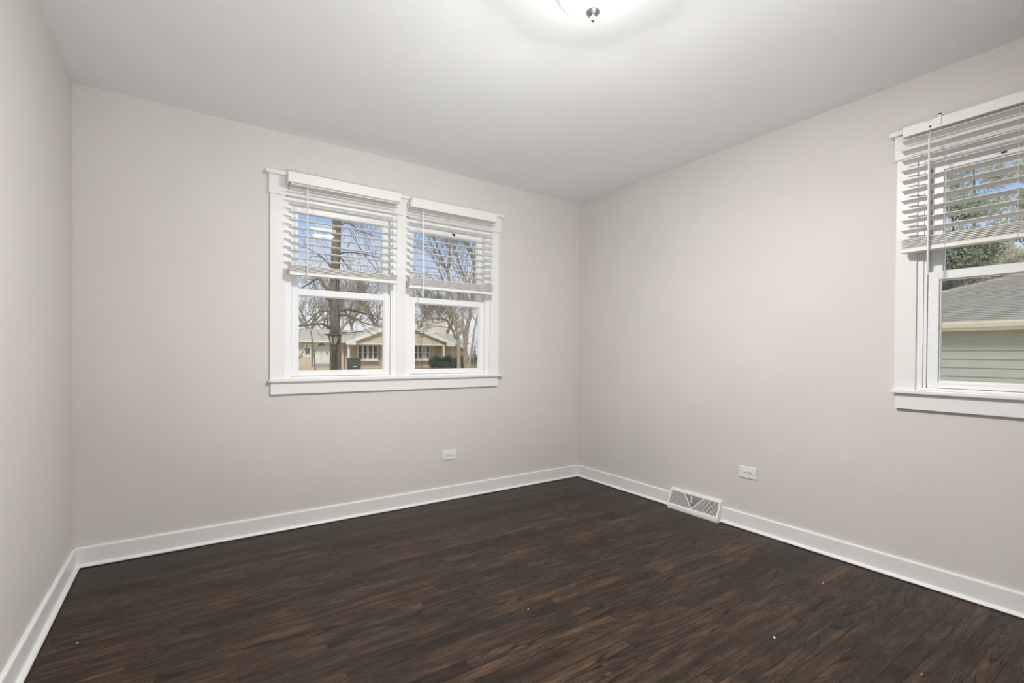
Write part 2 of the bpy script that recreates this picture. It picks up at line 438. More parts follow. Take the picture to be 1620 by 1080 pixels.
def window(name, loc, rz, x0, x1, label, marker=None):
    t = empty(name, loc, rz); structure(t, label, 'window')
    fr = MB(); ring(fr, x0 + .0005, x1 - .0005, Z0 + .0005, Z1 - .0005, -0.008, 0.10, 0.024, 0.024, 0.010, 0.030)
    ring(fr, x0 + .0245, x1 - .0245, Z0 + .0105, Z1 - .0305, -0.002, 0.10, 0.0125, 0.0125, 0.002, 0.004)
    fr.box((x0 + .024, 0.07, Z0 + .004), (x1 - .024, 0.10, Z0 + .03))
    fr.build('frame', VINYL, t, 0.0012)
    a, b = x0 + 0.039, x1 - 0.039
    lo = MB(); ring(lo, a, b, 0.946, 1.496, 0.004, 0.034, 0.040, 0.041, 0.030, 0.040)
    lo = lo.build('lower_sash', VINYL, t, 0.0015)
    bead = MB(); ring(bead, a + .0402, b - .0412, 0.9762, 1.4558, 0.014, 0.030, 0.005, 0.005, 0.005, 0.005)
    bead.build('glazing_bead', VINYL, lo)
    MB().box((a + .03, -0.004, 0.947), (b - .03, 0.004, 0.957)).build('lift_rail', VINYL, lo, 0.002)
    MB().box((a + .044, 0.020, 0.980), (b - .044, 0.024, 1.452)).build('pane', GLASS, lo)
    up = MB(); ring(up, a, b, 1.456, Z1 - .034, 0.040, 0.070, 0.043, 0.043, 0.038, 0.040)
    up = up.build('upper_sash', VINYL, t, 0.0015)
    bead = MB(); ring(bead, a + .0432, b - .0432, 1.4942, Z1 - .0742, 0.052, 0.066, 0.004, 0.004, 0.004, 0.004)
    bead.build('glazing_bead', VINYL, up)
    MB().box((a + .046, 0.057, 1.497), (b - .046, 0.061, Z1 - .077)).build('pane', GLASS, up)
    if marker is not None:
        k = MB().box((marker, 0.0335, Z1 - .066), (marker + .016, 0.0395, Z1 - .050))
        k.box((marker - .016, 0.036, Z1 - .056), (marker - .002, 0.0395, Z1 - .052))
        k.build('tilt_latch', SLOT, up)['label'] = 'small dark latch on the top rail'
    return t

trim('trim_1', (0, D, 0), 0, 0.417, 2.055, (B_OPEN[0][1] - .001, B_OPEN[1][0] + .001), 'white craftsman casing, stool and apron of the double window')
window('window_1', (0, D, 0), 0, *B_OPEN[0], 'white double-hung window facing the lantern and tree trunk')
window('window_2', (0, D, 0), 0, *B_OPEN[1], 'white double-hung window facing the hedge and chimney', marker=1.675)
# on the right wall local x = -(world y)
trim('trim_2', (R, 0, 0), -math.pi / 2, -0.9025, -0.0275, None, 'white craftsman casing, stool and apron of the single window')
window('window_3', (R, 0, 0), -math.pi / 2, -R_OPEN[1], -R_OPEN[0], 'white double-hung window facing the shingled garage roof', marker=-0.545)

def blind(loc, rz, x0, x1, yc, slats, tilt, stack, wand, ladders, label, valance=None, rail=None, n_stack=6):
    """yc: local y of the slat centre (negative = into the room); stack: (z bottom, z top); wand: (x, z0, z1)"""
    t = empty('window_blind', loc, rz); tag(t, label, 'blind', 'white window blinds')
    hw = 0.025
    ry0, ry1, rz0, rz1 = rail
    MB().box((x0 + .004, ry0, rz0), (x1 - .004, ry1, rz1)).build('headrail', BLIND, t, 0.002)
    if valance:
        va, vb, vy, vz0, vz1 = valance
        v = MB().box((va, vy, vz0), (vb, vy + .010, vz1))
        for a in (va, vb - .010): v.box((a, vy + .010, vz0), (a + .010, -0.0245, vz1))
        v.build('valance', BLIND, t, 0.0015)
    s = MB()
    for z in slats:
        s.box((x0, -hw, -.0015), (x1, hw, .0015), Matrix.Translation((0, yc, z)) @ Matrix.Rotation(math.radians(tilt), 4, 'X'))
    s.build('slats', BLIND, t, 0.0006)
    b0, b1 = stack; st = MB(); rng = random.Random(int(x0 * 999))
    zz = b0 + 0.0185; dz = (b1 - zz) / n_stack
    for i in range(n_stack):
        k = dz * i; j = rng.uniform(-.002, .002)
        st.box((x0 + j, yc - hw + j * .5, zz + k), (x1 + j, yc + hw, zz + k + min(.0034, dz * .72)))
    st.build('gathered_slats', BLIND, t, 0.0006)
    MB().box((x0, yc - hw, b0), (x1, yc + hw, b0 + .0175)).build('bottom_rail', BLIND, t, 0.002)
    la = MB()
    for lx in ladders:
        for yy in (yc - hw - .0012, yc + hw + .0012): la.tube([(lx, yy, rz0), (lx, yy, b0 + .004)], 0.0008, 5)
        for z in slats: la.tube([(lx, yc - hw, z - .003), (lx, yc + hw, z - .003)], 0.0006, 4)
        # loops of slack ladder in front of the gathered slats
        for q in range(3):
            z = b0 + .022 + q * .011
            la.tube([(lx - .012, yc - hw - .002, z + .004), (lx - .004, yc - hw - .005, z - .003), (lx + .006, yc - hw - .005, z - .002), (lx + .022, yc - hw - .002, z + .004)], 0.0009, 4)
    la.build('ladder_cord', CORD, t)
    wx, w0, w1 = wand; wy = yc - hw - .014
    wd = MB().tube([(wx, wy, w1 - .03), (wx, wy, w0)], 0.0042, 6)
    wd.tube([(wx, wy, w0), (wx, wy, w0 - .03)], [0.0042, 0.0055], 6)
    wd = wd.build('tilt_wand', BLIND, t)
    MB().tube([(wx, wy, w1 - .032), (wx, wy + .004, w1 - .012), (wx, ry0 + .004, w1 + .006)], 0.0022, 5).build('wand_hook', CORD, wd)
    return t
blind((0, D, 0), 0, 0.513, 1.192, -0.070, [1.668 + .0463 * k for k in range(10)], 2, (1.566, 1.629),
      (at(486.5, 360, D - .11).x, 1.60, 2.105), [at(q, 380, D - .09).x for q in (497, 549, 596)],
      'white slatted blind with deep valance in front of the lantern window', (0.5005, 1.200, -0.121, 2.113, 2.175), (-0.102, -0.045, 2.105, 2.150))
blind((0, D, 0), 0, 1.274, 1.962, -0.070, [1.660 + .0463 * k for k in range(10)], 2, (1.546, 1.622),
      (at(669.5, 400, D - .11).x, 1.52, 2.105), [at(q, 400, D - .09).x for q in (671, 714, 757)],
      'white slatted blind with valance in front of the hedge window', (1.286, 1.977, -0.110, 2.103, 2.168), (-0.102, -0.045, 2.105, 2.150), 8)
bl3 = blind((R, 0, 0), -math.pi / 2, -0.862, -0.07, -0.066, [1.690 + .0475 * k for k in range(10)], -9, (1.587, 1.655),
      (-0.755, 1.50, 2.125), [-0.700, -0.470, -0.230],
      'white slatted blind without valance on the single window', None, (-0.094, -0.044, 2.136, 2.182), 7)
# loose valance clip and the tilter hole on the bare headrail
vc = MB().box((-0.728, -0.0985, 2.150), (-0.716, -0.0945, 2.196)).box((-0.728, -0.0985, 2.190), (-0.716, -0.060, 2.196))
vc.tube([(-0.750, -0.0975, 2.182), (-0.765, -0.0985, 2.178), (-0.785, -0.0975, 2.181)], 0.0016, 5)
vc.build('valance_clip', PLATE, bl3)
hole = MB(); hole.tube([(-0.755, -0.0946, 2.150), (-0.755, -0.0938, 2.150)], 0.0045, 12); hole.build('tilter_hole', SLOT, bl3)

# ------------------------------------------------------------------ outlets, floor register, ceiling light
def outlet(loc, rz, label):
    t = empty('wall_outlet', loc, rz); tag(t, label, 'outlet', 'horizontal wall outlets')
    MB().box((-.0575, -.0055, -.036), (.0575, 0, .036)).build('cover_plate', PLATE, t, 0.0025)
    for sx in (-.0195, .0195):
        r = MB(); poly = [(sx + .0165 * math.cos(a) * (1.0), max(-.0145, min(.0145, .0165 * math.sin(a)))) for a in [2 * math.pi * k / 24 for k in range(24)]]
        r.prism(poly, -.0075, -.005, 1); r = r.build('receptacle', PLATE, t)
        s = MB()
        for dz in (-.0063, .0063): s.box((sx - .0085, -.0082, dz - .0013), (sx - .001, -.0074, dz + .0013))
        s.tube([(sx + .0075, -.0074, 0), (sx + .0075, -.0082, 0)], .0030, 10); s.build('slots', SLOT, r)
    for sx in (-.0, -.05, .05): MB().tube([(sx, -.0050, 0), (sx, -.0064, 0)], .0024, 10).build('screw', NICKEL, t)
outlet((1.632, D, 0.334), 0, 'white horizontal outlet on the wall below the double window')
outlet((R, 1.655, 0.358), -math.pi / 2, 'white horizontal outlet on the wall above the floor vent')

def register():
    yc = (VY0 + VY1) / 2; Wd = VY1 - VY0
    t = empty('floor_register', (R, yc, 0), -math.pi / 2)
    tag(t, 'white metal baseboard heating vent against the wall below an outlet', 'vent')
    hw = Wd / 2
    top = (-0.020, 0.131); bot = (-0.062, 0.026)         # (y, z) of the sloped face
    # housing: two end panels, top flange, bottom lip
    hs = MB(); prof = [(-.0005, 0), (-.060, 0), (-.062, .026), (-.020, .131), (-.012, .137), (-.0005, .137)]
    for a, b in ((-hw, -hw + .003), (hw - .003, hw)): hs.prism(prof, a, b, 0)
    hs.prism([(-.0005, .131), (-.020, .131), (-.020, .135), (-.012, .138), (-.0005, .138)], -hw + .003, hw - .003, 0)
    hs.prism([(-.052, .0005), (-.062, .0005), (-.064, .012), (-.062, .026), (-.052, .026)], -hw + .003, hw - .003, 0)
    hs.build('housing', ENAMEL, t)
    d = Vector((0, top[0] - bot[0], top[1] - bot[1])); Lh = d.length; d.normalize()
    nrm = Vector((0, -d.z, d.y))                          # out of the face
    M4 = Matrix.Identity(4)
    M4.col[0][:3] = (1, 0, 0); M4.col[1][:3] = nrm; M4.col[2][:3] = d; M4.col[3][:3] = (0, bot[0], bot[1])
    # face local: x along, y out, z up the slope (0..Lh)
    bd = MB(); bd.box((-hw + .004, -.022, .002), (hw - .004, -.020, Lh - .002), M4); bd.build('duct_opening', DARKDUCT, t)
    fr = MB(); e = .010
    fr.box((-hw + .003, -.003, 0), (hw - .003, .001, .014), M4); fr.box((-hw + .003, -.003, Lh - e), (hw - .003, .001, Lh), M4)
    fr.box((-hw + .003, -.003, .014), (-hw + .003 + e, .001, Lh - e), M4); fr.box((hw - .003 - e, -.003, .014), (hw - .003, .001, Lh - e), M4)
    za, zb = .014, Lh - e
    ta, tb, tm = -hw + .30 * Wd, -hw + .69 * Wd, -hw + .49 * Wd
    for (p, q) in (((ta, zb), (tm, za)), ((tm, za), (tb, zb))):
        u = Vector((q[0] - p[0], 0, q[1] - p[1])); ln = u.length; u.normalize()
        K = Matrix.Identity(4); K.col[0][:3] = u; K.col[1][:3] = (0, 1, 0); K.col[2][:3] = u.cross(Vector((0, 1, 0))); K.col[3][:3] = (p[0], 0, p[1])
        fr.box((0, -.003, -.0028), (ln, .0015, .0028), M4 @ K)
    fr.build('face_frame', ENAMEL, t, 0.0006)
    lv = MB(); dg_l = lambda x: zb if x < ta else zb - (x - ta) / (tm - ta) * (zb - za)
    dg_r = lambda x: zb if x > tb else za + (x - tm) / (tb - tm) * (zb - za)
    pit = .0094
    x = -hw + .018
    while x < tm - .004:
        K = Matrix.Translation((x, -.006, 0)) @ Matrix.Rotation(math.radians(2), 4, 'Z')
        lv.box((-.0011, -.001, za), (.0011, .0055, dg_l(x)), M4 @ K); x += pit
    x = tm + .006
    while x < hw - .015:
        K = Matrix.Translation((x, -.006, 0)) @ Matrix.Rotation(math.radians(-35), 4, 'Z')
        lv.box((-.0016, -.005, za), (.0016, .006, dg_r(x)), M4 @ K); x += pit
    z = za + .012
    while z < zb - .002:
        f_ = (z - za) / (zb - za); xa = tm + (ta - tm) * f_; xb = tm + (tb - tm) * f_
        lv.box((xa, -.008, z - .0011), (xb, -.001, z + .0011), M4); z += .0080
    lv.build('louvers', ENAMEL, t)
    lever = MB(); lever.tube([M4 @ Vector((tm - .012, 0, zb - .018)), M4 @ Vector((tm - .012, .012, zb - .014))], [.004, .0055], 10)
    lever.box((tm - .014, -.006, zb - .048), (tm - .010, .003, zb - .010), M4); lever.tube([M4 @ Vector((tm - .012, 0, zb - .044)), M4 @ Vector((tm - .012, .006, zb - .044))], .0045, 10)
    lever.build('damper_lever', ENAMEL, t)
register()

LX, LY = 1.199, 1.266
def ceiling_light():
    t = empty('ceiling_light', (LX, LY, H)); tag(t, 'lit frosted glass bowl light with nickel finial on the ceiling', 'ceiling light')
    pan = MB().lathe([(.0, 0), (.118, 0), (.134, -.006), (.136, -.024), (.126, -.030), (.0, -.030)], 64); pan.build('mounting_pan', NICKEL, t, smooth=True)
    prof = []
    for k in range(17):
        a = math.pi / 2 * k / 16
        prof.append((.128 * math.cos(a) if k < 16 else 0.005, -.028 - .096 * math.sin(a)))
    inner = [(max(r - .004, .004), z + .004) for r, z in reversed(prof)]
    MB().lathe(prof + inner, 64).build('glass_bowl', LAMPGLASS, t, smooth=True)
    zb = -.1235
    MB().lathe([(.004, zb + .004), (.024, zb + .001), (.0255, zb - .003), (.0235, zb - .007), (.019, zb - .009), (.019, zb - .012), (.015, zb - .016), (.010, zb - .018),
                (.0095, zb - .022), (.0105, zb - .026), (.009, zb - .031), (.005, zb - .035), (.0005, zb - .036)], 32).build('finial', NICKEL, t, smooth=True)
    # the bulbs' light leaving the lower flank of the bowl
    for k in range(8):
        a = math.radians(20 + 45 * k); ld = bpy.data.lights.new('bulb_light', 'AREA'); ld.shape = 'DISK'; ld.size = 0.052
        ld.energy = BULB_W / 8; ld.color = (1.0, 0.975, 0.94)
        lo = bpy.data.objects.new('bulb_light', ld); COL.objects.link(lo)
        lo.location = (LX + .074 * math.cos(a), LY + .074 * math.sin(a), H - .118)
        lo.rotation_euler = Vector((.40 * math.cos(a), .40 * math.sin(a), -1)).to_track_quat('-Z', 'Y').to_euler()
ceiling_light()

# a few white specks lying on the floor
for i, (x, y, s, a) in enumerate([(1.890, .958, .0050, .5), (2.098, .564, .0028, 0), (2.538, 1.059, .0030, 1), (-.339, 2.398, .0036, 2), (1.215, 1.655, .0030, .8)]):
    mb = MB(); K = Matrix.Translation((x, y, 0)) @ Matrix.Rotation(a, 4, 'Z')
    q = [(-1.0, -.5), (-.2, -.7), (.9, -.35), (1.0, .3), (.1, .6), (-.8, .4)]
    lo = [K @ Vector((u * s * (1.6 if i == 0 else 1), v * s, .0002)) for u, v in q]; hi = [K @ Vector((u * s * (1.4 if i == 0 else .8), v * s * .8, .0016)) for u, v in q]
    n = len(q); mb.add(lo + hi, [tuple(range(n)), tuple(range(n, 2 * n))] + [(k, (k + 1) % n, (k + 1) % n + n, k + n) for k in range(n)])
    o = mb.build('paint_fleck', FLECK, loc=(x, y, 0))
    tag(o, ['elongated white paint fleck on the oak floor, largest of the flecks', 'tiny white paint fleck on the floor near the right photo edge', 'tiny white paint fleck on the floor below the vent and outlet',
            'tiny white paint fleck on the floor beside the windowless wall', 'tiny white paint fleck in the middle of the floor'][i], 'fleck', 'paint flecks on the floor')

# ------------------------------------------------------------------ outside: ground, houses, trees
GZ = -0.39
def ground():
    mb = MB(); nx, ny = 60, 60; vs = []
    for j in range(ny + 1):
        for i in range(nx + 1):
            x = -30 + 110 * i / nx; y = -30 + 130 * j / ny
            k = min(1, max(0, (y - 43) / 2.0)) * min(1, max(0, (11.8 - x) / 1.5))
            vs.append((x, y, GZ + .30 * k))
    fs = [(j * (nx + 1) + i, j * (nx + 1) + i + 1, (j + 1) * (nx + 1) + i + 1, (j + 1) * (nx + 1) + i) for j in range(ny) for i in range(nx)]
    structure(mb.add(vs, fs).build('ground', LAWN), 'dormant tan grass of the front yards', 'ground')
    structure(MB().box((-30, 22, GZ + .002), (80, 29, GZ + .02)).build('street', STREET), 'pale asphalt street beyond the yard', 'street')
    bed = MB(); bed.prism([(15.8, 42.2), (24.5, 41.0), (24.5, 43.4), (15.8, 43.6)], GZ + .001, GZ + .05, 2)
    structure(bed.build('planting_bed', LITTER), 'reddish leaf litter bed in front of the gabled porch', 'ground')
ground()

def house():
    Y = 44.0
    t = empty('house', (16, Y, GZ)); tag(t, 'tan brick ranch house with front gable, white columns and bay windows', 'house')
    P = lambda n, mb, m, par=t, **k: mb.build(n, m, par, **k)
    def place(o): return o
    # everything below is written in world coordinates, then moved under the Empty
    objs = []
    def part(n, mb, m, par=None):
        o = mb.build(n, m)
        if par is None:
            o.parent = t; o.matrix_parent_inverse = Matrix.Translation(-Vector((16, Y, GZ)))
        else: o.parent = par
        return o
    # long body
    part('wall', MB().box((1, Y + 1.6, GZ), (24.2, Y + 9, 2.05)), BRICKT)
    wing = MB().box((1, Y + 1.0, .60), (9.15, Y + 1.6, 2.15)); part('wing_siding', wing, SIDGREY)
    part('wing_brick', MB().box((1, Y + 1.0, GZ), (9.15, Y + 1.6, .60)), BRICKT)
    part('entry_wall', MB().box((9.15, Y + 1.3, GZ), (12.0, Y + 1.62, 2.1)), SIDTAN)
    rf = MB(); rf.prism([(Y + .4, 2.12), (Y + 5.2, 3.34), (Y + 10.2, 2.12), (Y + 10.2, 2.0), (Y + 5.2, 3.2), (Y + .4, 2.0)], .4, 24.8, 0)
    part('main_roof', rf, ROOFM)
    part('eave_gutter', MB().box((.4, Y + .32, 1.98), (11.9, Y + .42, 2.14)), HWHITE)
    # front gable over the porch
    ax, az = 16.95, 4.05; lx, rx, ez = 12.05, 22.3, 1.98
    g = MB().prism([(lx - .1, ez), (rx + .1, ez), (ax, az - .02)], Y, Y + .15, 1); part('gable', g, SIDTAN)
    rg = MB()
    for sx, ex in ((lx - .25, 1), (rx + .35, -1)):
        rg.prism([(sx, ez - .02), (ax, az), (ax, az + .14), (sx, ez + .12)], Y - .28, Y + 5.4, 1)
    part('gable_roof', rg, ROOFM)
    fa = MB()
    for sx in (lx - .27, rx + .37): fa.prism([(sx, ez - .20), (ax, az - .26), (ax, az + .15), (sx, ez + .13)], Y - .34, Y - .27, 1)
    fa.box((lx - .26, Y - .332, ez - .195), (lx + .6, Y - .28, ez + .10)); fa.box((rx - .6, Y - .332, ez - .195), (rx + .36, Y - .28, ez + .10))
    part('fascia', fa, HWHITE)
    part('porch_beam', MB().box((lx, Y, 1.84), (rx, Y + .16, ez)), HWHITE)
    for x in (12.1, 18.3, 21.55):
        part('porch_column', MB().box((x - .085, Y + .0, GZ), (x + .085, Y + .16, 1.86)), HWHITE)
    part('downspout', MB().box((10.85, Y + 1.2, GZ), (11.0, Y + 1.3, 2.0)), HWHITE)
    # bay windows
    for x0, x1 in ((13.25, 15.15), (18.85, 20.55)):
        z0, z1 = .42, 1.86
        b = MB().box((x0, Y + 1.2, z0), (x1, Y + 1.62, z1)); b.box((x0 - .08, Y + 1.12, z0 - .12), (x1 + .08, Y + 1.62, z0)); b = part('window', b, HWHITE)
        n = 4; wd = (x1 - x0) / n
        for k in range(n):
            p = MB()
            for (c0, c1) in ((z0 + .12, (z0 + z1) / 2 - .03), ((z0 + z1) / 2 + .03, z1 - .12)):
                p.box((x0 + wd * k + .10, Y + 1.185, c0), (x0 + wd * (k + 1) - .10, Y + 1.199, c1))
            o = p.build('window_pane', HDARK if (k != 2 or x0 < 15) else CURT, b)
    # small wing window and front door
    b = MB().box((8.45, Y + .94, .66), (9.1, Y + 1.0, 1.85)); b = part('window', b, HWHITE)
    MB().box((8.60, Y + .925, .92), (9.0, Y + .939, 1.42)).build('window_pane', HDARK, b)
    dr = MB().box((9.45, Y + 1.2, .06), (10.6, Y + 1.3, 1.97)); dr.box((9.3, Y + 1.24, .02), (10.75, Y + 1.3, 2.04)); dr = part('front_door', dr, HWHITE)
    fan = MB()
    for k in range(5):
        a0, a1 = math.pi * (k + .1) / 5, math.pi * (k + .9) / 5; cx, cz = 10.02, 1.62
        fan.prism([(cx + r * math.cos(a), cz + r * math.sin(a)) for r, a in ((.12, a0), (.30, a0), (.30, a1), (.12, a1))], Y + 1.185, Y + 1.199, 1)
    fan.build('fanlight', HDARK, dr)
    MB().box((9.98, Y + 1.19, .1), (10.02, Y + 1.199, 1.55)).build('panel_groove', GSIDE, dr)
    MB().box((10.46, Y + 1.15, .92), (10.52, Y + 1.2, 1.10)).build('door_handle', IRON, dr)
    part('step', MB().box((9.2, Y + .6, GZ), (10.9, Y + 1.2, .03)), STREET)
    part('chimney', MB().box((22.0, Y + 4.6, 2.0), (24.0, Y + 5.8, 4.55)).box((21.95, Y + 4.55, 4.55), (24.05, Y + 5.85, 4.68)), CHIMB)
    vt = MB()
    for (x0, x1, yy) in ((10.6, 12.6, 2.6), (12.4, 14.4, 3.2)):
        z = 2.12 + (yy - .4) / 4.8 * 1.22 + .04
        vt.prism([(x0, z), (x1, z + .28), (x1, z + .36), (x0, z + .08)], Y + yy, Y + yy + .12, 1)
    part('roof_vent', vt, IRON)
house()

def neighbour():
    t = empty('house', (30.5, 62, GZ)); tag(t, 'salmon brick house end glimpsed behind the tall tree trunks', 'house')
    def part(n, mb, m):
        o = mb.build(n, m); o.parent = t; o.matrix_parent_inverse = Matrix.Translation((-30.5, -62, -GZ)); return o
    part('wall', MB().prism([(27.6, GZ), (33.4, GZ), (33.4, 1.5), (31.3, 2.3), (27.6, 1.0)], 62, 70, 1), BRICKP)
    part('roof', MB().prism([(27.3, .9), (31.4, 2.35), (33.8, 1.4), (33.8, 1.6), (31.4, 2.6), (27.3, 1.1)], 61.7, 70.3, 1), ROOFM)
neighbour()

def utility_box():
    a = at(551.5, 566, 42.0); b = at(571.5, 584, 42.0)
    cx = (a.x + b.x) / 2; wd = (b.x - a.x); hh = a.z - GZ
    t = empty('utility_box', (cx, 42.3, GZ)); tag(t, 'dark green box standing on the lawn before the brick house', 'utility box')
    MB().box((-wd / 2 + .03, -.3, 0), (wd / 2 - .03, .35, hh - .12)).build('body', GREENBOX, t, 0.02)
    MB().box((-wd / 2, -.34, hh - .12), (wd / 2, .39, hh)).build('lid', GREENBOX, t, 0.02)
    arc = [(.16 * math.cos(q), .10 * math.sin(q)) for q in [math.pi * (.1 + .8 * k / 8) for k in range(9)]]
    MB().tube([(x, -.31, .20 + z) for x, z in arc], 0.03, 6).build('white_mark', HWHITE, t)
utility_box()

def leaves(centers, n, size, rng, squash=1.0):
    mb = MB()
    for _ in range(n):
        c, r = rng.choice(centers)
        while True:
            d = Vector((rng.uniform(-1, 1), rng.uniform(-1, 1), rng.uniform(-1, 1)))
            if d.length <= 1: break
        d = d * (0.35 + 0.65 * rng.random() ** .5) if d.length > .2 else d
        p = Vector(c) + Vector((d.x * r[0], d.y * r[1], d.z * r[2]))
        u = Vector((rng.gauss(0, 1), rng.gauss(0, 1), rng.gauss(0, 1))).normalized(); v = u.orthogonal().normalized()
        s = size * rng.uniform(.6, 1.4)
        mb.add([p - u * s - v * s * .1, p + v * s * .5, p + u * s, p - v * s * .5], [(0, 1, 2, 3)])
    return mb
def hedge():
    rng = random.Random(5); y = 41.2
    a = at(681, 562, y); b = at(737, 560, y)
    t = empty('hedge', ((a.x + b.x) / 2, y, GZ)); tag(t, 'dark evergreen hedge along the porch end under the trees', 'hedge')
    cs = []
    n = 9
    for k in range(n):
        x = (a.x - t.location.x) + (b.x - a.x) * (k + .5) / n
        hh = (a.z - GZ) * (1.0 + .12 * math.sin(k * 2.1))
        cs.append(((x, 0, hh * .5), ((b.x - a.x) / n * .95, .8, hh * .52)))
    leaves(cs, 9000, .07, rng).build('foliage', HEDGE, t)
    core = MB()
    for c_, r_ in cs: core.tube([(c_[0], 0, 0), (c_[0], 0, c_[2] * 1.5)], [.05, .03], 6)
    core.build('stems', TWIG, t)
hedge()

def thicket():
    rng = random.Random(77); a = at(762, 575, 46.0)
    t = empty('thicket', (a.x, 46.0, GZ)); tag(t, 'brown leafless thicket right of the tree trunks', 'thicket')
    for k in range(14):
        x = -3.2 + 6.4 * (k + .5) / 14; b, s_ = MB(), MB()
        grow(b, s_, (x, rng.uniform(-.5, .5), 0), (rng.uniform(-.3, .3), 0, 1), rng.uniform(1.2, 2.0), .045, 3, rng, 0, (3, 4), .8, .012)
        o = b.build('stem', BARK, t); q = s_.build('twigs', TWIG, o); q['kind'] = 'stuff'
    cs = [((-2.6 + 5.2 * k / 7, 0, .75), (.6, .7, .75)) for k in range(8)]
    leaves(cs, 5000, .06, rng).build('foliage', HEDGE, t)
def spline(pts, n=4):
    pts = [Vector(p) for p in pts]; out = []
    for i in range(len(pts) - 1):
        p0 = pts[max(i - 1, 0)]; p1 = pts[i]; p2 = pts[i + 1]; p3 = pts[min(i + 2, len(pts) - 1)]
        for k in range(n):
            t = k / n
            out.append(.5 * ((2 * p1) + (p2 - p0) * t + (2 * p0 - 5 * p1 + 4 * p2 - p3) * t * t + (3 * p1 - p0 - 3 * p2 + p3) * t ** 3))
    out.append(pts[-1]); return out
def grow(big, small, p, d, ln, r, depth, rng, droop=0.0, kids=(3, 4), spread=0.75, rmin=0.008):
    n = 4; pts = [Vector(p)]; dd = Vector(d).normalized()
    for i in range(n):
        dd = (dd + Vector((rng.gauss(0, .13), rng.gauss(0, .13), rng.gauss(0, .10) + .06 - droop * i / n))).normalized()
        pts.append(pts[-1] + dd * (ln / n))
    r1 = max(rmin * .7, r * .55)
    rad = [max(r + (r1 - r) * i / n, rmin * .6) for i in range(n + 1)]
    (big if r > .03 else small).tube(pts, rad, 6 if r > .03 else 3, False)
    if depth <= 0: return
    for k in range(rng.randint(*kids)):
        i = rng.randint(1, n) if k else n
        base = pts[i]; ax = dd.orthogonal().normalized(); ax.rotate(Matrix.Rotation(rng.uniform(0, 6.283), 3, dd))
        nd = (dd + ax * rng.uniform(.35, 1.0) * spread * 1.4).normalized()
        grow(big, small, base, nd, ln * rng.uniform(.55, .8), max(rad[i] * rng.uniform(.5, .72), rmin), depth - 1, rng, droop, kids, spread, rmin)

def bare_tree(base, trunk_pts, r0, r1, label, limbs=(), depth=4, seed=1, crown=(4, 2.2), mat=BARK, rmin=.008, group='bare winter trees', extra=()):
    """trunk_pts: world points of the trunk; limbs: (points, r0, r1, twig depth); crown: (number, length) of leaders at the top"""
    rng = random.Random(seed); t = empty('tree', base); tag(t, label, 'tree', group)
    off = Vector(base)
    def put(big, small):
        b = big.build('branch', mat, t, smooth=True)
        if small.f:
            q = small.build('twigs', TWIG, b); q['kind'] = 'stuff'
    def leaders(p, r, n, ln):
        for k in range(n):
            a = 6.283 * k / n + rng.uniform(-.4, .4); big, small = MB(), MB()
            grow(big, small, p, (math.cos(a) * .55, math.sin(a) * .55, 1), ln * rng.uniform(.85, 1.2), max(r * .75, .031), depth, rng, 0, (3, 4), .75, rmin)
            put(big, small)
    tr = MB(); tp = spline([Vector(q) - off for q in trunk_pts]); n = len(tp)
    tr.tube(tp, [r0 + (r1 - r0) * i / (n - 1) for i in range(n)], 12)
    tr.build('trunk', mat, t, smooth=True)
    leaders(tp[-1], r1, *crown)
    for (pp, a, b) in extra:
        pp = spline([Vector(q) - off for q in pp]); k = len(pp)
        MB().tube(pp, [a + (b - a) * i / (k - 1) for i in range(k)], 10).build('trunk', mat, t, smooth=True)
        leaders(pp[-1], b, *crown)
    for pts, a, b, dep in limbs:
        big, small = MB(), MB()
        pp = spline([Vector(q) - off for q in pts]); k = len(pp)
        big.tube(pp, [a + (b - a) * i / (k - 1) for i in range(k)], 7)
        if dep >= 0:
            for i in range(2, k, 2):
                d = (pp[i] - pp[i - 1]).normalized(); ax = d.orthogonal().normalized(); ax.rotate(Matrix.Rotation(rng.uniform(0, 6.283), 3, d))
                grow(big, small, pp[i], (d + ax * .9).normalized(), (pp[-1] - pp[0]).length * .32, (a + (b - a) * i / (k - 1)) * .5, dep, rng, .05, (2, 3), .7, rmin)
            grow(big, small, pp[-1], pp[-1] - pp[-2], (pp[-1] - pp[0]).length * .35, b, dep, rng, .05, (2, 3), .7, rmin)
        put(big, small)
    return t

thicket()
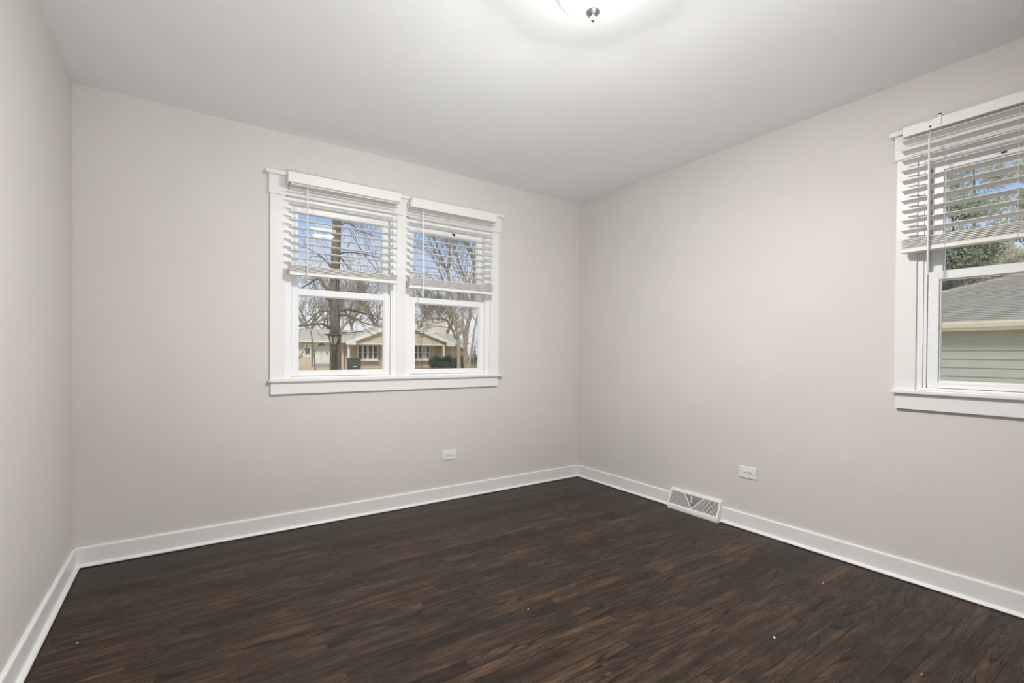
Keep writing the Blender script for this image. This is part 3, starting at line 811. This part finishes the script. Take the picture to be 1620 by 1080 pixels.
# the tree right behind the lantern
TY = 12.0
def tpt(px, py, dy=0.0): return at(px, py, TY + dy)
b0 = tpt(530.5, 600); b0.z = GZ
bare_tree(b0, [b0, tpt(530.5, 586), tpt(530, 520), tpt(528.5, 470), tpt(531, 410), tpt(533, 345), tpt(534, 250), tpt(533, 150)], .135, .085,
          'thick straight trunked bare tree right behind the lantern post', depth=3, seed=11, crown=(4, 1.6), mat=BARK, rmin=.006, limbs=[
    ([tpt(522, 519), tpt(512, 513, -.3), tpt(503, 512, -.6), tpt(490, 514, -.9), tpt(472, 516, -1.0), tpt(440, 520, -1.1)], .030, .012, 1),
    ([tpt(523, 493), tpt(511, 492, .3), tpt(500, 497, .6), tpt(486, 509, .9), tpt(472, 516, 1.0), tpt(450, 528, 1)], .026, .010, 1),
    ([tpt(538, 492), tpt(550, 490, .4), tpt(566, 493, .8), tpt(578, 496, 1.0), tpt(590, 498, 1.2), tpt(606, 506, 1.3), tpt(640, 520, 1.4)], .032, .012, 1),
    ([tpt(538, 499), tpt(551, 498, -.3), tpt(565, 505, -.6), tpt(580, 512, -.9), tpt(602, 517, -1.0), tpt(625, 524, -1)], .028, .010, 1),
    ([tpt(578, 497, 1.0), tpt(590, 508, .9), tpt(601, 516, .8)], .014, .008, 0),
    ([tpt(522, 463), tpt(512, 450, .3), tpt(503, 441, .5), tpt(490, 448, .7), tpt(474, 458, .9)], .045, .012, 1),
    ([tpt(525, 424), tpt(515, 412, .2), tpt(500, 400, .4), tpt(484, 392, .6)], .030, .010, 1),
    ([tpt(536, 402), tpt(548, 399, -.3), tpt(565, 400, -.6), tpt(585, 404, -.8), tpt(604, 409, -1)], .022, .008, 1),
    ([tpt(537, 405), tpt(545, 416, .2), tpt(553, 426, .3)], .020, .008, 0),
    ([tpt(535, 360), tpt(550, 352, .3), tpt(570, 365, .6), tpt(590, 372, .8)], .018, .008, 1),
    ([tpt(524, 478), tpt(517, 472, -.2), tpt(511, 466, -.4)], .022, .010, 0)])

# a tree on the verge with one pale diagonal limb
VY = 26.0
def vp(px, py, dy=0.0): return at(px, py, VY + dy)
b0 = vp(537, 560); b0.z = GZ
bare_tree(b0, [b0, vp(537, 540), vp(540, 520), vp(552, 507), vp(566, 496), vp(580, 482), vp(592, 466), vp(602, 440)], .11, .045,
          'leaning bare tree whose pale diagonal limb crosses behind the thick trunk', depth=4, seed=23, crown=(4, 3.0), mat=BARKP, rmin=.011,
          limbs=[([vp(541, 519), vp(544, 490, .5), vp(546, 455, 1), vp(550, 420, 1.4)], .05, .03, 2), ([vp(563, 498), vp(560, 470, .4), vp(566, 440, 1)], .05, .03, 2),
                 ([vp(556, 504), vp(552, 500, -.3), vp(556, 470, -.8)], .04, .02, 2)])

# cluster of trunks by the hedge
HY = 33.0
def hp(px, py, dy=0.0): return at(px, py, HY + dy)
b0 = hp(726, 575); b0.z = GZ
bare_tree(b0, [b0, hp(726, 570), hp(725, 535), hp(720, 510), hp(716.5, 487), hp(714, 462), hp(708, 430)], .16, .11,
          'double trunked bare tree rising behind the hedge', depth=4, seed=31, crown=(4, 3.6), rmin=.012, mat=BARKP,
          extra=[([hp(727.5, 530), hp(731, 508), hp(735, 487), hp(739, 455)], .10, .07)],
          limbs=[([hp(721, 535), hp(714, 518, -.6), hp(706, 506, -1.2), hp(694, 503, -1.8), hp(676, 506, -2.2), hp(650, 509, -2.6)], .10, .035, 2),
                 ([hp(718, 500), hp(706, 488, .6), hp(690, 478, 1.2), hp(672, 474, 1.8)], .08, .03, 2),
                 ([hp(715, 470), hp(704, 450, .5), hp(692, 420, 1)], .09, .04, 3)])
b0 = hp(737, 572, 1.5); b0.z = GZ
bare_tree(b0, [b0, hp(736, 550, 1.5), hp(739, 520, 1.5), hp(745, 489, 1.5), hp(749, 455, 1.5), hp(751, 420, 1.5)], .19, .12,
          'stout bare tree leaning away right of the double trunk', depth=4, seed=37, crown=(4, 3.4), rmin=.012, mat=BARKP,
          limbs=[([hp(748, 470, 1.5), hp(736, 440, 2), hp(722, 405, 2.5), hp(712, 372, 3)], .09, .04, 3)])
b0 = hp(742, 579, -3); b0.z = GZ
bare_tree(b0, [b0, hp(743, 572, -3), hp(747, 545, -3), hp(751, 520, -3), hp(757, 489, -3), hp(763, 450, -3)], .09, .06,
          'slim pinkish bare tree in front of the hedge end', depth=3, seed=41, crown=(4, 3.0), rmin=.011, mat=BARKP)
# thin sapling before the porch
b0 = at(667, 580, 38); b0.z = GZ
bare_tree(b0, [b0, at(667.2, 566, 38), at(666.5, 548, 38), at(666, 535, 38)], .035, .02, 'thin bare sapling in front of the second bay window', depth=2, seed=43, crown=(3, .9), rmin=.010)

# bare trees behind the houses
spots = [(490, 62, 51), (560, 66, 52), (590, 58, 53), (655, 60, 55), (683, 78, 56), (703, 58, 57), (735, 64, 58), (765, 50, 59), (515, 72, 60)]
names = ['bare tree above the grey wing of the brick house', 'bare tree behind the roof vents of the brick house', 'bare tree behind the left slope of the porch gable',
         'bare tree behind the gable peak in the hedge window', 'bare tree just left of the cream chimney', 'bare tree just right of the cream chimney', 'bare tree behind the double trunk',
         'bare tree at the far right of the hedge window', 'bare tree farthest off, left behind the lantern trunk']
for (px, y, sd_), nm in zip(spots, names):
    rng = random.Random(sd_); p = at(px, 560, y); b = Vector((p.x, y, GZ)); hh = rng.uniform(3.5, 5.0)
    bare_tree(b, [b, b + Vector((.1, 0, hh * .5)), b + Vector((rng.uniform(-.4, .4), 0, hh))], .26, .17, nm, depth=4, seed=sd_, crown=(5, 3.4), rmin=.017, mat=BARKP)

# sapling in the near yard, left pane
SY = 8.0
def sp_(px, py): return at(px, py, SY)
b0 = sp_(500, 600); b0.z = GZ
bare_tree(b0, [b0, sp_(498.5, 586), sp_(496.5, 560), sp_(493.5, 535), sp_(491.5, 524), sp_(490, 519)], .012, .005, 'slender leafless sapling in the near yard left of the lantern',
          limbs=[([sp_(497, 566), sp_(499, 556), sp_(503, 551)], .005, .003, -1), ([sp_(496, 556), sp_(500, 553)], .004, .003, -1)], depth=0, seed=3, crown=(0, .2), rmin=.003)
b0 = sp_(465, 592); b0.z = GZ
bare_tree(b0, [b0, sp_(468, 580), sp_(473, 567), sp_(480, 556), sp_(488, 544)], .012, .005, 'slanting bare shoot at the left edge of the lantern window',
          limbs=[([sp_(473, 567), sp_(478, 564), sp_(486, 561)], .005, .003, -1)], depth=0, seed=4, crown=(0, .2), rmin=.003)

def lantern():
    y = 7.4
    a = at(529, 519, y); t = empty('lamp_post', (a.x, y, GZ)); tag(t, 'weathered black lantern on a post in front of the thick tree trunk', 'lamp post')
    top = a.z - GZ; k = at(541, 530, y).x - at(516, 530, y).x     # full width at the roof brim
    z_brim = at(529, 530, y).z - GZ; z_cage = at(529, 545.5, y).z - GZ
    w1 = k / 2; w0 = w1 * .42
    rf = MB().lathe([(w1 * .92, z_brim - .012), (w1 * .95, z_brim), (w1 * .62, z_brim + .035), (w1 * .55, z_brim + .055), (w1 * .22, z_brim + .085), (w1 * .10, z_brim + .10), (w1 * .16, z_brim + .115), (.002, top)], 6)
    rf.build('roof_cap', IRON, t)
    pan = MB().lathe([(w0 * .95, z_cage + .012), (w1 * .72, z_brim - .014)], 6); pan.build('glass_panes', AMBER, t)
    cg = MB()
    for q in range(6):
        an = 2 * math.pi * q / 6; cg.tube([(w0 * math.cos(an), w0 * math.sin(an), z_cage), (w1 * .75 * math.cos(an), w1 * .75 * math.sin(an), z_brim - .01)], .008, 5)
    cg.lathe([(.01, z_cage - .015), (w0 * 1.15, z_cage - .01), (w0 * 1.15, z_cage + .012), (.01, z_cage + .012)], 6); cg.build('cage', IRON, t)
    arm = MB().tube([(-w1 * 1.35, 0, z_brim + .004), (w1 * .4, 0, z_brim + .004)], .008, 6); arm.build('ladder_rest', IRON, t)
    MB().lathe([(.055, 0), (.055, .25), (.042, .30), (.042, z_cage - .10), (.055, z_cage - .08), (.055, z_cage - .05), (.040, z_cage - .03), (.040, z_cage - .01)], 16).build('post', IRON, t, smooth=True)
lantern()

def garage():
    GX = 15.5; P = .35; E = 1.913; yc = 7.31; Wd = 9.6
    t = empty('garage', (GX + .3, yc - Wd / 2, GZ)); tag(t, 'low garage with lap siding and hipped grey shingle roof', 'garage')
    inv = Matrix.Translation(-Vector(t.location))
    def part(n, mb, m):
        o = mb.build(n, m); o.parent = t; o.matrix_parent_inverse = inv; return o
    wx = GX + .32; y0, y1 = yc - Wd + .3, yc - .3
    sd = MB(); z = GZ; ex = .2105
    sd_off = (1.238 - GZ) % ex
    z = GZ - ex + sd_off
    while z < E - .18:
        sd.prism([(wx + .02, z), (wx - .022, z), (wx, z + ex), (wx + .02, z + ex)], y0, y1, 1)
        z += ex
    sd.box((wx + .015, y0, GZ), (wx + 6.6, y1, E - .16)); part('lap_siding', sd, GSIDE)
    rf = MB(); apex = Wd / 2; n = 34; ts = apex / n
    for k in range(n):
        ta, tb = k * ts, (k + 1) * ts
        q = lambda tt, h: E + .012 + P * tt + h
        vs = [(GX + ta, yc - ta, q(ta, .014)), (GX + ta, yc - Wd + ta, q(ta, .014)), (GX + tb, yc - Wd + tb, q(tb, 0)), (GX + tb, yc - tb, q(tb, 0)),
              (GX + ta, yc - ta, q(ta, -.03)), (GX + ta, yc - Wd + ta, q(ta, -.03))]
        rf.add(vs, [(0, 1, 2, 3), (0, 4, 5, 1)])
        vs = [(GX + ta, yc - ta, q(ta, .014)), (GX + Wd - ta, yc - ta, q(ta, .014)), (GX + Wd - tb, yc - tb, q(tb, 0)), (GX + tb, yc - tb, q(tb, 0))]
        rf.add(vs, [(0, 1, 2, 3)])
        vs = [(GX + ta, yc - Wd + ta, q(ta, .014)), (GX + Wd - ta, yc - Wd + ta, q(ta, .014)), (GX + Wd - tb, yc - Wd + tb, q(tb, 0)), (GX + tb, yc - Wd + tb, q(tb, 0))]
        rf.add(vs, [(0, 1, 2, 3)])
    rf.add([(GX, yc, E), (GX, yc - Wd, E), (GX + Wd, yc - Wd, E), (GX + Wd, yc, E)], [(0, 1, 2, 3)])
    part('shingle_roof', rf, GROOF)
    hp_ = MB(); hp_.tube([(GX, yc, E + .03), (GX + apex, yc - apex, E + P * apex + .03)], .09, 6); hp_.tube([(GX, yc - Wd, E + .03), (GX + apex, yc - apex, E + P * apex + .03)], .09, 6)
    part('hip_cap', hp_, GROOF)
    g = MB(); g.prism([(GX - .11, E + .01), (GX - .11, E - .03), (GX - .08, E - .13), (GX, E - .14), (GX, E + .01)], yc - Wd, yc, 1); part('gutter', g, GGUT)
    part('fascia_board', MB().box((GX, yc - Wd, E - .21), (GX + .03, yc, E)), GGUT)
    part('soffit', MB().box((GX + .03, yc - Wd, E - .21), (GX + .34, yc, E - .19)), GSIDE)
garage()

def leafy_tree(base, hh, rw, label, mat, seed, n=20000, size=.085, trunk=.16):
    rng = random.Random(seed); t = empty('tree', base); tag(t, label, 'tree', 'trees behind the garage')
    cs = []
    for k in range(26):
        f_ = rng.random(); z = hh * (.18 + .82 * f_); r = rw * (1.05 - .75 * f_) * rng.uniform(.5, 1)
        a = rng.uniform(0, 6.283); cs.append(((r * math.cos(a), r * math.sin(a), z), (rw * .36, rw * .36, hh * .075)))
    leaves(cs, n, size, rng).build('foliage', mat, t)
    big, sm = MB(), MB()
    for k in range(5): grow(big, sm, (0, 0, hh * .12 * (k + 1)), (rng.uniform(-1, 1), rng.uniform(-1, 1), .6), rw * .7, trunk * .4, 2, rng, 0, (2, 3), .8, .02)
    big.tube([(0, 0, 0), (.1, 0, hh * .5), (0, .1, hh * .95)], [trunk, trunk * .7, .03], 8)
    big.build('trunk', BARK, t, smooth=True); sm.build('twigs', TWIG, t)
for i, (x, y, hh, rw, mt, lb) in enumerate([
        (27, 12.6, 11.5, 2.4, LEAFG, 'dense green tree at the left edge of the garage view'),
        (31, 10.4, 11.5, 2.8, LEAFO, 'olive tree rising over the lower end of the garage hip'),
        (29, 6.8, 8.4, 2.4, LEAFG, 'dark green tree above the middle of the garage roof'),
        (35, 7.4, 12.5, 3.0, LEAFO, 'tall olive tree behind the dark green tree over the garage'),
        (30, 3.9, 9.5, 2.4, LEAFO, 'olive tree over the garage roof at the right photo edge'),
        (42, 14.0, 12.0, 3.6, LEAFO, 'broad olive tree farthest off behind the garage'),
        (38, 3.6, 11.0, 3.0, LEAFG, 'green tree farthest off at the right photo edge')]):
    leafy_tree((x, y, GZ), hh, rw, lb, mt, 70 + i)
